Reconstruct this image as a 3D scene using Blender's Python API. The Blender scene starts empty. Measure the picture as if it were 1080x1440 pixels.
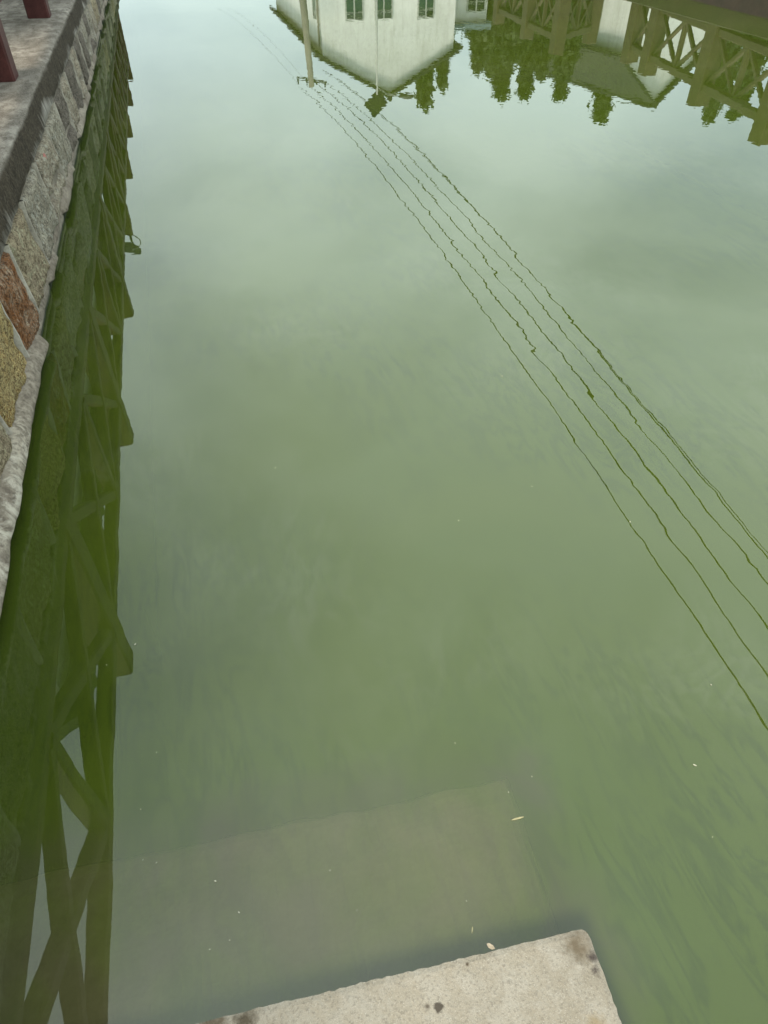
import bpy, bmesh, math, random
import numpy as np
from mathutils import Vector, Matrix, noise as mnoise
random.seed(7); rng = np.random.default_rng(11)
S = bpy.context.scene
COL = S.collection
R = math.radians

# ------------------------------------------------------------------ camera
cam = bpy.data.cameras.new('camera'); camo = bpy.data.objects.new('camera', cam); COL.objects.link(camo)
cam.sensor_fit = 'VERTICAL'; cam.sensor_height = 24.0; cam.lens = 950 / 1440 * 24.0
cam.clip_start = 0.05; cam.clip_end = 3000
camo.location = (0, 0, 1.7); camo.rotation_euler = (R(90 - 43.768), 0, 0)
S.camera = camo
S.render.engine = 'CYCLES'
S.cycles.use_denoising = True
S.cycles.max_bounces = 5; S.cycles.diffuse_bounces = 2; S.cycles.glossy_bounces = 3; S.cycles.transparent_max_bounces = 8; S.cycles.volume_bounces = 0
S.cycles.sample_clamp_indirect = 6
S.view_settings.view_transform = 'Standard'; S.view_settings.look = 'None'
S.view_settings.gamma = 1.0; S.view_settings.use_curve_mapping = False
S.view_settings.exposure = 0.45

# ------------------------------------------------------------------ sky and sun (thin bright cloud, hazy sun behind the viewer's right)
CLOUD_OFF = (7.05, 4.15, 10.6)
SUN_EL, SUN_AZ = R(56), R(208)          # azimuth clockwise from +Y
w = bpy.data.worlds.new('World'); S.world = w; w.use_nodes = True
nt = w.node_tree; N = nt.nodes; Lk = nt.links; N.clear()
out = N.new('ShaderNodeOutputWorld'); bg = N.new('ShaderNodeBackground'); bg.inputs['Strength'].default_value = 0.084
sky = N.new('ShaderNodeTexSky'); sky.sky_type = 'NISHITA'; sky.sun_disc = False
sky.sun_elevation = SUN_EL; sky.sun_rotation = SUN_AZ; sky.air_density = 1.0; sky.dust_density = 0.15; sky.ozone_density = 1.0
tc = N.new('ShaderNodeTexCoord'); sep = N.new('ShaderNodeSeparateXYZ'); Lk.new(tc.outputs['Generated'], sep.inputs[0])
mx = N.new('ShaderNodeMath'); mx.operation = 'MAXIMUM'; mx.inputs[1].default_value = 0.0; Lk.new(sep.outputs['Z'], mx.inputs[0])
ad = N.new('ShaderNodeMath'); ad.operation = 'ADD'; ad.inputs[1].default_value = 0.38; Lk.new(mx.outputs[0], ad.inputs[0])
dv = N.new('ShaderNodeVectorMath'); dv.operation = 'DIVIDE'
cb = N.new('ShaderNodeCombineXYZ')
for i in range(3): Lk.new(ad.outputs[0], cb.inputs[i])
Lk.new(tc.outputs['Generated'], dv.inputs[0]); Lk.new(cb.outputs[0], dv.inputs[1])
cn = N.new('ShaderNodeTexNoise'); cn.inputs['Scale'].default_value = 1.35; cn.inputs['Detail'].default_value = 5; cn.inputs['Roughness'].default_value = 0.5; cn.inputs['Distortion'].default_value = 0.25
offv = N.new('ShaderNodeVectorMath'); offv.operation = 'ADD'; offv.inputs[1].default_value = CLOUD_OFF
Lk.new(dv.outputs[0], offv.inputs[0]); Lk.new(offv.outputs[0], cn.inputs['Vector'])
cr = N.new('ShaderNodeValToRGB'); cr.color_ramp.elements[0].position = 0.36; cr.color_ramp.elements[1].position = 0.60
cr.color_ramp.elements[0].color = (.52,)*3 + (1,); cr.color_ramp.elements[1].color = (1, 1, 1, 1)
Lk.new(cn.outputs[0], cr.inputs[0])
# the cloud sheet thins out into clear blue towards the horizon all round
thin = N.new('ShaderNodeMapRange'); thin.interpolation_type = 'SMOOTHSTEP'; Lk.new(sep.outputs['Z'], thin.inputs[0])
for i_, v_ in ((1, .05), (2, .46), (3, .46), (4, 1.0)): thin.inputs[i_].default_value = v_
cov = N.new('ShaderNodeMath'); cov.operation = 'MULTIPLY'; Lk.new(cr.outputs[0], cov.inputs[0]); Lk.new(thin.outputs[0], cov.inputs[1])
mixw = N.new('ShaderNodeMixRGB'); Lk.new(cov.outputs[0], mixw.inputs[0]); Lk.new(sky.outputs[0], mixw.inputs[1])
mixw.inputs[2].default_value = (17.7, 20.1, 19.8, 1)
Lk.new(mixw.outputs[0], bg.inputs[0]); Lk.new(bg.outputs[0], out.inputs[0])

sl = bpy.data.lights.new('sun', 'SUN'); sl.energy = 3.4; sl.angle = R(14); sl.color = (1, .90, .76)
so = bpy.data.objects.new('sun', sl); COL.objects.link(so)
sd = Vector((math.sin(SUN_AZ) * math.cos(SUN_EL), math.cos(SUN_AZ) * math.cos(SUN_EL), math.sin(SUN_EL)))
so.rotation_euler = sd.to_track_quat('Z', 'Y').to_euler(); so.location = (10, -20, 30)

# ------------------------------------------------------------------ material helpers
def mat(name):
    m = bpy.data.materials.new(name); m.use_nodes = True; t = m.node_tree; t.nodes.clear()
    o = t.nodes.new('ShaderNodeOutputMaterial'); b = t.nodes.new('ShaderNodeBsdfPrincipled')
    b.inputs['Roughness'].default_value = .8; b.inputs['Specular IOR Level'].default_value = .3
    t.links.new(b.outputs[0], o.inputs[0]); return m, t, b, o
def nd(t, typ, **kw):
    n = t.nodes.new('ShaderNode' + typ)
    for k, v in kw.items():
        if k.startswith('i_'): n.inputs[k[2:].replace('_', ' ')].default_value = v
        else: setattr(n, k, v)
    return n
def coords(t, scale=(1, 1, 1), which='Object', rot=(0, 0, 0), loc=(0, 0, 0)):
    c = nd(t, 'TexCoord'); mp = nd(t, 'Mapping'); mp.inputs['Scale'].default_value = scale; mp.inputs['Rotation'].default_value = rot
    mp.inputs['Location'].default_value = loc
    t.links.new(c.outputs[which], mp.inputs[0]); return mp.outputs[0]
def noise(t, vec, scale, detail=5, rough=.55, dist=0):
    n = nd(t, 'TexNoise'); n.inputs['Scale'].default_value = scale; n.inputs['Detail'].default_value = detail
    n.inputs['Roughness'].default_value = rough; n.inputs['Distortion'].default_value = dist
    t.links.new(vec, n.inputs['Vector']); return n.outputs[0]
def ramp(t, fac, stops):
    r = nd(t, 'ValToRGB'); e = r.color_ramp.elements
    while len(e) < len(stops): e.new(.5)
    for el, (p, c) in zip(e, stops):
        el.position = p; el.color = (tuple(c) + (1,)) if hasattr(c, '__len__') else (c, c, c, 1)
    t.links.new(fac, r.inputs[0]); return r.outputs[0]
def mixc(t, f, a, b, mode='MIX'):
    m = nd(t, 'MixRGB', blend_type=mode)
    for i, v in enumerate((f, a, b)):
        if hasattr(v, 'is_linked'): t.links.new(v, m.inputs[i])
        elif i == 0: m.inputs[0].default_value = v
        else: m.inputs[i].default_value = tuple(v) + (1,)
    return m.outputs[0]
def math_(t, op, a, b=0.0):
    m = nd(t, 'Math', operation=op)
    for i, v in enumerate((a, b)):
        if hasattr(v, 'is_linked'): t.links.new(v, m.inputs[i])
        else: m.inputs[i].default_value = v
    return m.outputs[0]
def bump(t, b, h, strength, dist):
    n = nd(t, 'Bump'); n.inputs['Strength'].default_value = strength; n.inputs['Distance'].default_value = dist
    t.links.new(h, n.inputs['Height']); t.links.new(n.outputs[0], b.inputs['Normal']); return n
def simple(name, c1, c2, scale=6, rough=.8, bd=.004, stretch=(1, 1, 1), spec=.3, fine=8):
    m, t, b, o = mat(name); v = coords(t, stretch)
    n1 = noise(t, v, scale, 6, .6); n2 = noise(t, v, scale * fine, 4, .6)
    c = mixc(t, ramp(t, n1, [(.3, 0), (.7, 1)]), c1, c2)
    c = mixc(t, .35, c, ramp(t, n2, [(.3, .35), (.7, 1)]), 'MULTIPLY')
    t.links.new(c, b.inputs['Base Color']); b.inputs['Roughness'].default_value = rough; b.inputs['Specular IOR Level'].default_value = spec
    if bd: bump(t, b, n2, .6, bd)
    return m

M = {}
# concrete slab of the landing
def landing_mat():
    m, t, b, o = mat('landing_concrete'); v = coords(t)
    big = noise(t, v, 3.2, 5, .6); med = noise(t, v, 22, 5, .65); fine = noise(t, v, 170, 3, .7); gr = noise(t, v, 420, 2, .6)
    c = mixc(t, ramp(t, big, [(.3, 0), (.7, 1)]), (.19, .168, .13), (.25, .223, .176))
    c = mixc(t, ramp(t, med, [(.42, 0), (.62, .55)]), c, (.29, .27, .23))
    c = mixc(t, ramp(t, fine, [(.50, 0), (.68, .6)]), c, (.125, .11, .088))
    c = mixc(t, ramp(t, gr, [(.56, 0), (.74, .55)]), c, (.40, .38, .335))
    # weathering stains with a shape of their own: at the corner, along the worn edge, and two round holes
    def spot(x, y, r0, r1, dark, c, warp=.03, sc=26):
        vv = nd(t, 'VectorMath', operation='SUBTRACT'); t.links.new(v, vv.inputs[0]); vv.inputs[1].default_value = (x, y, 0)
        mm = nd(t, 'VectorMath', operation='MULTIPLY'); t.links.new(vv.outputs[0], mm.inputs[0]); mm.inputs[1].default_value = (1, 1, 0)
        ln = nd(t, 'VectorMath', operation='LENGTH'); t.links.new(mm.outputs[0], ln.inputs[0])
        d = math_(t, 'ADD', ln.outputs['Value'], math_(t, 'MULTIPLY', math_(t, 'SUBTRACT', noise(t, v, sc, 4, .7), .5), warp))
        f = nd(t, 'MapRange'); t.links.new(d, f.inputs[0]); f.inputs[1].default_value = r0; f.inputs[2].default_value = r1
        f.inputs[3].default_value = 1; f.inputs[4].default_value = 0
        return mixc(t, f.outputs[0], c, dark)
    for a in LAND_SPOTS: c = spot(*a[:5], c, *a[5:])
    t.links.new(c, b.inputs['Base Color']); b.inputs['Roughness'].default_value = .9; b.inputs['Specular IOR Level'].default_value = .2
    bump(t, b, math_(t, 'ADD', fine, math_(t, 'MULTIPLY', med, 1.5)), .8, .004)
    return m
LAND_SPOTS = []

def coping_mat():
    m, t, b, o = mat('coping_concrete'); v = coords(t); vs = coords(t, (1, 24, 2.6))
    vt = coords(t, (1, .55, 1))
    big = noise(t, vt, 2.2, 6, .62); med = noise(t, vt, 13, 6, .7); fine = noise(t, v, 120, 3, .7)
    top = mixc(t, ramp(t, big, [(.36, 0), (.64, 1)]), (.12, .104, .082), (.345, .315, .27))
    top = mixc(t, ramp(t, med, [(.42, .0), (.60, .85)]), top, (.075, .06, .045))
    top = mixc(t, ramp(t, fine, [(.45, 0), (.75, .5)]), top, (.46, .43, .38))
    # black algae runs down the side face, worn away in patches
    st = noise(t, vs, 1.0, 4, .6); pat = noise(t, coords(t, (1, 1.1, 3.0), loc=(0, .3, 0)), 1.3, 3, .5)
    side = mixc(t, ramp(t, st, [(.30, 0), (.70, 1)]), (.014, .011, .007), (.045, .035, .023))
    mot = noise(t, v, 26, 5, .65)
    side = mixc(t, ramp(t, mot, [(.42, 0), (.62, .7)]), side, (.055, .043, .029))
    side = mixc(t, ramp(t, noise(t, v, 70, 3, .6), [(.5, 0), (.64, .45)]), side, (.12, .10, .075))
    pale = mixc(t, ramp(t, st, [(.3, 0), (.7, 1)]), (.15, .135, .115), (.36, .335, .30))
    sp = nd(t, 'SeparateXYZ'); t.links.new(v, sp.inputs[0])
    low = nd(t, 'MapRange'); t.links.new(sp.outputs['Z'], low.inputs[0]); low.inputs[1].default_value = .60; low.inputs[2].default_value = .46
    low.inputs[3].default_value = -.26; low.inputs[4].default_value = .13
    side = mixc(t, ramp(t, math_(t, 'ADD', math_(t, 'ADD', pat, low.outputs[0]), math_(t, 'MULTIPLY', math_(t, 'SUBTRACT', st, .5), .35)), [(.56, 0), (.74, 1)]), side, pale)
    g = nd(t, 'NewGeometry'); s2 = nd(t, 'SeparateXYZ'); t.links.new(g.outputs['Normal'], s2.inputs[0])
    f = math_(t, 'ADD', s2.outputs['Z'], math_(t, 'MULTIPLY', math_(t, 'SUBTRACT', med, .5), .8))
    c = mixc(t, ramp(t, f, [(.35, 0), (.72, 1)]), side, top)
    t.links.new(c, b.inputs['Base Color']); b.inputs['Roughness'].default_value = .92; b.inputs['Specular IOR Level'].default_value = .15
    bump(t, b, math_(t, 'ADD', fine, math_(t, 'MULTIPLY', med, 2)), .9, .006)
    return m

def stone_mat(name, a, bcol, spotc, sc=7):
    m, t, b, o = mat(name); v = coords(t); n1 = noise(t, v, sc, 6, .62, .4); nm_ = noise(t, v, 19, 4, .6, .5); n2 = noise(t, v, 48, 5, .7); n3 = noise(t, v, 150, 3, .7)
    c = mixc(t, ramp(t, n1, [(.36, 0), (.62, 1)]), a, bcol)
    c = mixc(t, ramp(t, nm_, [(.5, 0), (.64, .75)]), c, tuple(min(.6, x * 1.25 + .06) for x in a))
    c = mixc(t, ramp(t, n2, [(.44, 0), (.58, .9)]), c, spotc)
    c = mixc(t, ramp(t, n3, [(.48, 0), (.62, .75)]), c, tuple(min(.8, x * 1.8) for x in bcol))
    c = mixc(t, ramp(t, noise(t, v, 210, 2, .6), [(.54, 0), (.66, .8)]), c, tuple(x * .45 for x in spotc))
    t.links.new(c, b.inputs['Base Color']); b.inputs['Roughness'].default_value = .9; b.inputs['Specular IOR Level'].default_value = .2
    bump(t, b, math_(t, 'ADD', n2, math_(t, 'MULTIPLY', n3, .6)), 1, .030); return m
M['st_gold'] = stone_mat('stone_gold', (.46, .29, .10), (.50, .385, .19), (.095, .045, .015), 9)
M['st_rust'] = stone_mat('stone_rust', (.44, .36, .26), (.26, .10, .030), (.060, .025, .010), 5)
M['st_tan'] = stone_mat('stone_tan', (0.520, 0.435, 0.278), (0.322, 0.258, 0.174), (.12, .088, .05), 8)
M['st_grey'] = stone_mat('stone_grey', (0.520, 0.482, 0.380), (0.322, 0.281, 0.213), (.10, .085, .062), 8)
M['st_beige'] = stone_mat('stone_beige', (0.520, 0.475, 0.360), (0.347, 0.290, 0.218), (.13, .10, .07), 8)
M['st_dark'] = stone_mat('stone_dark', (0.121, 0.101, 0.081), (0.230, 0.196, 0.155), (.045, .037, .03), 8)
def mortar_mat():
    m, t, b, o = mat('mortar'); v = coords(t); n1 = noise(t, v, 5, 5, .6); n2 = noise(t, v, 60, 4, .7)
    c = mixc(t, ramp(t, n1, [(.35, 0), (.65, 1)]), (.13, .11, .08), (.28, .245, .19))
    c = mixc(t, ramp(t, n2, [(.45, 0), (.7, .6)]), c, (.10, .09, .08))
    sp = nd(t, 'SeparateXYZ'); t.links.new(v, sp.inputs[0])
    wet = nd(t, 'MapRange'); t.links.new(math_(t, 'ADD', sp.outputs['Z'], math_(t, 'MULTIPLY', math_(t, 'SUBTRACT', n2, .5), .03)), wet.inputs[0])
    wet.inputs[1].default_value = .022; wet.inputs[2].default_value = .008
    c = mixc(t, wet.outputs[0], c, (.02, .026, .010))
    t.links.new(c, b.inputs['Base Color']); b.inputs['Roughness'].default_value = .9; bump(t, b, n2, .8, .006); return m
M['mortar'] = mortar_mat()
def footing_mat():
    m, t, b, o = mat('footing'); v = coords(t); n1 = noise(t, v, 2.6, 5, .6); n2 = noise(t, v, 40, 5, .7)
    c = mixc(t, ramp(t, n1, [(.35, 0), (.62, 1)]), (.155, .125, .095), (.31, .27, .21))
    c = mixc(t, ramp(t, n2, [(.42, 0), (.62, .8)]), c, (.085, .067, .05))
    sp = nd(t, 'SeparateXYZ'); t.links.new(v, sp.inputs[0])
    li = nd(t, 'MapRange'); t.links.new(math_(t, 'ADD', sp.outputs['Y'], math_(t, 'MULTIPLY', n2, 1.2)), li.inputs[0])
    li.inputs[1].default_value = 3.1; li.inputs[2].default_value = 2.9
    c = mixc(t, math_(t, 'MULTIPLY', li.outputs[0], ramp(t, noise(t, v, 11, 6, .7, .6), [(.47, 0), (.60, .8)])), c, (.46, .42, .345))
    wet = nd(t, 'MapRange'); t.links.new(math_(t, 'ADD', sp.outputs['Z'], math_(t, 'MULTIPLY', math_(t, 'SUBTRACT', n2, .5), .03)), wet.inputs[0])
    wet.inputs[1].default_value = .052; wet.inputs[2].default_value = .042
    c = mixc(t, wet.outputs[0], c, (.02, .026, .010))
    t.links.new(c, b.inputs['Base Color']); b.inputs['Roughness'].default_value = .88; bump(t, b, n2, .9, .005); return m
M['footing'] = footing_mat()
M['coping'] = coping_mat()
M['joint'] = simple('joint_mortar', (.22, .195, .155), (.46, .42, .35), 9, .9, .004)
M['red_paint'] = simple('red_painted_concrete', (.048, .012, .010), (.085, .025, .021), 9, .65, .003)
M['brown_paint'] = simple('brown_painted_concrete', (.062, .045, .027), (.098, .070, .043), 8, .7, .003)
def whitewash():
    m, t, b, o = mat('whitewash'); v = coords(t); st = noise(t, coords(t, (1.6, 1.6, .22)), 2.2, 5, .65); n2 = noise(t, v, 1.1, 5, .6); n3 = noise(t, coords(t, (1, 1, 2.2)), 1.6, 6, .7, 1.5)
    c = mixc(t, ramp(t, n2, [(.35, 0), (.65, 1)]), (.74, .75, .73), (.84, .85, .84))
    c = mixc(t, ramp(t, st, [(.50, 0), (.72, .45)]), c, (.48, .47, .42))
    c = mixc(t, ramp(t, n3, [(.485, 0), (.50, .5), (.515, 0)]), c, (.34, .33, .30))
    t.links.new(c, b.inputs['Base Color']); b.inputs['Roughness'].default_value = .9; return m
M['white_wall'] = whitewash()
M['pale_wall'] = simple('pale_plaster', (.50, .50, .46), (.62, .61, .57), 1.1, .9, .004, fine=14)
M['tile'] = simple('roof_tile', (.02, .021, .018), (.045, .045, .04), 3, .8, .01)
M['teal'] = simple('teal_shutter', (.018, .055, .048), (.03, .085, .075), 5, .5, .002)
M['frame'] = simple('window_frame', (.40, .42, .40), (.5, .52, .5), 8, .5, 0)
M['fascia'] = simple('blue_fascia', (.16, .22, .26), (.22, .29, .33), 4, .6, .002)
M['concrete'] = simple('pole_concrete', (.22, .20, .17), (.30, .28, .24), 3, .85, .003)
M['galv'] = simple('galvanised_steel', (.42, .43, .42), (.52, .53, .52), 6, .45, 0)
M['black'] = simple('dark_panel', (.02, .022, .03), (.03, .032, .04), 6, .35, 0)
M['dark_grey'] = simple('dark_grey_metal', (.06, .065, .06), (.09, .09, .085), 6, .5, 0)
M['wire'] = simple('wire_sheath', (.012, .012, .012), (.02, .02, .02), 6, .6, 0)
M['land'] = simple('earth_and_paving', (.16, .14, .11), (.12, .13, .07), .35, .95, .02, fine=20)
M['deck'] = simple('walkway_concrete', (.06, .045, .030), (.035, .034, .02), 2.0, .9, .006)
M['bed'] = simple('silt', (.05, .05, .025), (.08, .07, .04), 3, 1, 0)
M['trunk'] = simple('bark', (.06, .045, .03), (.10, .075, .05), 9, .95, .01, (1, 1, .3))
M['step_silt'] = simple('silted_concrete', (.36, .27, .19), (.66, .52, .39), 5.0, 1, 0, fine=3)
M['straw'] = simple('straw', (.26, .24, .13), (.34, .31, .18), 30, .7, 0)
M['dry_leaf'] = simple('dry_leaf', (.26, .21, .15), (.36, .30, .22), 40, .7, 0)
M['speck'] = simple('pale_debris', (.30, .29, .22), (.48, .47, .38), 60, .7, 0)
M['pink'] = simple('pink_paint', (.36, .10, .085), (.45, .24, .19), 45, .8, 0)
def glassm():
    m, t, b, o = mat('window_glass'); b.inputs['Base Color'].default_value = (.02, .035, .03, 1); b.inputs['Roughness'].default_value = .08; b.inputs['Specular IOR Level'].default_value = .6; return m
M['glass'] = glassm()
def leafm(name, a, bcol):
    m, t, b, o = mat(name); v = coords(t); n1 = noise(t, v, 1.6, 3, .6); n2 = noise(t, v, 14, 2, .6)
    c = mixc(t, ramp(t, n1, [(.35, 0), (.65, 1)]), a, bcol); c = mixc(t, .5, c, ramp(t, n2, [(.3, .4), (.7, 1)]), 'MULTIPLY')
    t.links.new(c, b.inputs['Base Color']); b.inputs['Roughness'].default_value = .6
    tr = nd(t, 'BsdfTranslucent'); t.links.new(c, tr.inputs[0]); mxs = nd(t, 'MixShader'); mxs.inputs[0].default_value = .3
    t.links.new(b.outputs[0], mxs.inputs[1]); t.links.new(tr.outputs[0], mxs.inputs[2]); t.links.new(mxs.outputs[0], o.inputs[0]); return m
M['conifer'] = leafm('conifer_leaf', (.036, .056, .020), (.078, .104, .036))
M['broad'] = leafm('broad_leaf', (.05, .085, .022), (.09, .14, .04))

# water: murky green body, thin ripples, mirror reflection by Fresnel; light fades with depth in the volume
def water_mat():
    m = bpy.data.materials.new('murky_water'); m.use_nodes = True; t = m.node_tree; t.nodes.clear()
    o = nd(t, 'OutputMaterial'); v = coords(t)
    # ripples, longer far waves under fine ones
    r1 = noise(t, coords(t, (2.2, 1.0, 1), rot=(0, 0, R(20)), loc=(3.3, 1.7, 0)), 3.2, 1, .4, .3)
    r2 = noise(t, coords(t, (1.0, 1.5, 1), rot=(0, 0, R(-35))), 8.0, 1, .5, .2)
    calm = ramp(t, noise(t, v, .35, 2, .5), [(.3, .45), (.7, 1)])
    h = math_(t, 'MULTIPLY', math_(t, 'ADD', r1, math_(t, 'MULTIPLY', r2, .36)), calm)
    bp = nd(t, 'Bump'); bp.inputs['Strength'].default_value = 1; bp.inputs['Distance'].default_value = WAVE
    t.links.new(h, bp.inputs['Height'])
    # body colour: slow drifts of silt and algae, faint curling streaks of surface film
    d1 = noise(t, v, .55, 4, .55, .6); d2 = noise(t, coords(t, (1, .45, 1), rot=(0, 0, R(28))), 2.6, 5, .6, 2.2)
    c = mixc(t, ramp(t, d1, [(.35, 0), (.65, 1)]), BODY1, BODY2)
    film = ramp(t, d2, [(.44, 0), (.50, .20), (.535, 0), (.60, .17), (.635, 0)])
    fpat = ramp(t, noise(t, v, .9, 3, .5, .4), [(.45, 0), (.6, 1)])
    c = mixc(t, math_(t, 'MULTIPLY', film, fpat), c, (.13, .145, .085))
    d3 = noise(t, coords(t, (1.6, .35, 1), rot=(0, 0, R(40))), 7.0, 4, .6, 1.6)
    c = mixc(t, math_(t, 'MULTIPLY', ramp(t, d3, [(.48, 0), (.55, .5), (.61, 0)]), ramp(t, noise(t, v, .7, 2, .5), [(.4, 1), (.56, 0)])), c, (.025, .04, .006))
    # brownish silt stirred up over the sunken step, with cloudy edges
    vl = coords(t, rot=(0, 0, R(15.01 - 11.72)))
    sx = nd(t, 'SeparateXYZ'); t.links.new(vl, sx.inputs[0])
    wob = math_(t, 'MULTIPLY', math_(t, 'SUBTRACT', noise(t, v, 3.0, 5, .6, .8), .5), .30)
    def side(o_, a_, b_):
        mr = nd(t, 'MapRange'); mr.interpolation_type = 'SMOOTHSTEP'; t.links.new(math_(t, 'ADD', o_, wob), mr.inputs[0]); mr.inputs[1].default_value = a_; mr.inputs[2].default_value = b_; return mr.outputs[0]
    silt = math_(t, 'MULTIPLY', side(sx.outputs['Y'], .88, .68), side(sx.outputs['X'], .64, .50))
    c = mixc(t, math_(t, 'MULTIPLY', silt, ramp(t, noise(t, v, 2.4, 4, .6, 1.2), [(.38, .30), (.58, .8)])), c, (.060, .060, .027))
    df = nd(t, 'BsdfDiffuse'); t.links.new(c, df.inputs[0])
    tr = nd(t, 'BsdfTransparent'); tr.inputs[0].default_value = (1, 1, 1, 1)
    m1 = nd(t, 'MixShader'); m1.inputs[0].default_value = CLEAR; t.links.new(df.outputs[0], m1.inputs[1]); t.links.new(tr.outputs[0], m1.inputs[2])
    gl = nd(t, 'BsdfGlossy'); gl.inputs['Roughness'].default_value = .003; gl.inputs['Color'].default_value = (.96, 1, .96, 1); t.links.new(bp.outputs[0], gl.inputs['Normal'])
    fr = nd(t, 'Fresnel'); fr.inputs[0].default_value = IOR; t.links.new(bp.outputs[0], fr.inputs['Normal'])
    m2 = nd(t, 'MixShader'); t.links.new(fr.outputs[0], m2.inputs[0]); t.links.new(m1.outputs[0], m2.inputs[1]); t.links.new(gl.outputs[0], m2.inputs[2])
    t.links.new(m2.outputs[0], o.inputs['Surface'])
    va = nd(t, 'VolumeAbsorption'); va.inputs[0].default_value = (.46, .40, .32, 1); va.inputs['Density'].default_value = 7.5
    t.links.new(va.outputs[0], o.inputs['Volume'])
    return m
WAVE = .00048; CLEAR = .31; IOR = 1.62
BODY1 = (.052, .077, .008); BODY2 = (.064, .086, .012)
M['water'] = water_mat()

# ------------------------------------------------------------------ geometry helpers
TH = R(15.01); QX = Vector((math.cos(TH), math.sin(TH), 0)); QY = Vector((-math.sin(TH), math.cos(TH), 0))
def Q(w_, s_, z=0.0): return QX * w_ + QY * s_ + Vector((0, 0, z))     # quay frame: w to the right of the viewer, s along the quay
def put(o, parent=None, loc=None, rz=None):
    COL.objects.link(o)
    if parent: o.parent = parent
    if loc is not None: o.location = loc
    if rz is not None: o.rotation_euler = (0, 0, rz)
    return o
def tag(o, label=None, cat=None, group=None, kind=None):
    if label: o['label'] = label
    if cat: o['category'] = cat
    if group: o['group'] = group
    if kind: o['kind'] = kind
    return o
def thing(name, label, cat, loc=(0, 0, 0), rz=0.0, group=None):
    o = bpy.data.objects.new(name, None); put(o, None, loc, rz); o.empty_display_size = .2
    return tag(o, label, cat, group)
def obj(name, V, F, m, parent=None, loc=None, rz=None, smooth=False):
    me = bpy.data.meshes.new(name); me.from_pydata([tuple(v) for v in V], [], [tuple(f) for f in F]); me.update()
    if m: me.materials.append(M[m] if isinstance(m, str) else m)
    if smooth: me.polygons.foreach_set('use_smooth', [True] * len(me.polygons))
    return put(bpy.data.objects.new(name, me), parent, loc, rz)
class MB:
    def __init__(s): s.v = []; s.f = []
    def add(s, V, F):
        n = len(s.v); s.v += [tuple(v) for v in V]; s.f += [tuple(i + n for i in f) for f in F]; return s
    def box(s, x0, x1, y0, y1, z0, z1, c=0.0):
        if c <= 0:
            V = [(x, y, z) for z in (z0, z1) for x, y in ((x0, y0), (x1, y0), (x1, y1), (x0, y1))]
            return s.add(V, [(3, 2, 1, 0), (4, 5, 6, 7), (0, 1, 5, 4), (1, 2, 6, 5), (2, 3, 7, 6), (3, 0, 4, 7)])
        bm = bmesh.new(); bmesh.ops.create_cube(bm, size=1)
        for v in bm.verts: v.co = ((x0 + x1) / 2 + v.co.x * (x1 - x0), (y0 + y1) / 2 + v.co.y * (y1 - y0), (z0 + z1) / 2 + v.co.z * (z1 - z0))
        bmesh.ops.bevel(bm, geom=bm.edges[:], offset=c, segments=1, affect='EDGES', profile=.5)
        bm.verts.index_update(); s.add([v.co[:] for v in bm.verts], [[v.index for v in f.verts] for f in bm.faces]); bm.free(); return s
    def beam(s, a, b, wd, ht, up=(0, 0, 1), c=.012):
        a = Vector(a); b = Vector(b); d = (b - a).normalized(); r = d.cross(Vector(up)).normalized(); u = r.cross(d)
        hw, hh = wd / 2, ht / 2
        pr = [(hw, hh - c), (hw - c, hh), (-hw + c, hh), (-hw, hh - c), (-hw, -hh + c), (-hw + c, -hh), (hw - c, -hh), (hw, -hh + c)]
        V = [p + r * x + u * y for p in (a, b) for x, y in pr]
        F = [[i, (i + 1) % 8, 8 + (i + 1) % 8, 8 + i] for i in range(8)] + [list(range(7, -1, -1)), list(range(8, 16))]
        return s.add(V, F)
    def tube(s, pts, rad, n=8):
        pts = [Vector(p) for p in pts]; k = len(pts); rr = rad if hasattr(rad, '__len__') else [rad] * k
        V = []; F = []
        for i, p in enumerate(pts):
            d = (pts[min(i + 1, k - 1)] - pts[max(i - 1, 0)]).normalized()
            up = Vector((0, 0, 1)) if abs(d.z) < .95 else Vector((1, 0, 0))
            x = d.cross(up).normalized(); y = x.cross(d)
            V += [p + (x * math.cos(a) + y * math.sin(a)) * rr[i] for a in [2 * math.pi * j / n for j in range(n)]]
        for i in range(k - 1):
            for j in range(n): F.append([i * n + j, i * n + (j + 1) % n, (i + 1) * n + (j + 1) % n, (i + 1) * n + j])
        F += [list(range(n - 1, -1, -1)), list(range((k - 1) * n, k * n))]
        return s.add(V, F)
    def build(s, name, m, parent=None, loc=None, rz=None, smooth=False): return obj(name, s.v, s.f, m, parent, loc, rz, smooth)
def nz(x, y, z=0.0): return mnoise.noise(Vector((x, y, z)))

# ------------------------------------------------------------------ the setting: land round the pond, its bed, the water
W0, W1, S0, S1 = -1.35, 10.8, -2.4, 40.5
BIG = 700
mb = MB(); zl = .6
xs = [-BIG, W0, W1, BIG]; ys = [-BIG, S0, S1, BIG]
for i in range(3):
    for j in range(3):
        if i == 1 and j == 1: continue
        mb.add([(xs[i], ys[j], zl), (xs[i + 1], ys[j], zl), (xs[i + 1], ys[j + 1], zl), (xs[i], ys[j + 1], zl)], [(0, 1, 2, 3)])
for a, b in (((W0, S0), (W1, S0)), ((W1, S0), (W1, S1)), ((W1, S1), (W0, S1)), ((W0, S1), (W0, S0))):
    mb.add([(*a, zl), (*b, zl), (*b, -1.5), (*a, -1.5)], [(0, 1, 2, 3)])
g = mb.build('ground', 'land', None, (0, 0, 0), TH); tag(g, kind='structure')
bed = MB().box(W0 + .01, W1 - .01, S0 + .01, S1 - .01, -1.49, -1.3).build('pond_bed', 'bed', None, (0, 0, 0), TH); tag(bed, kind='structure')
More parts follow.
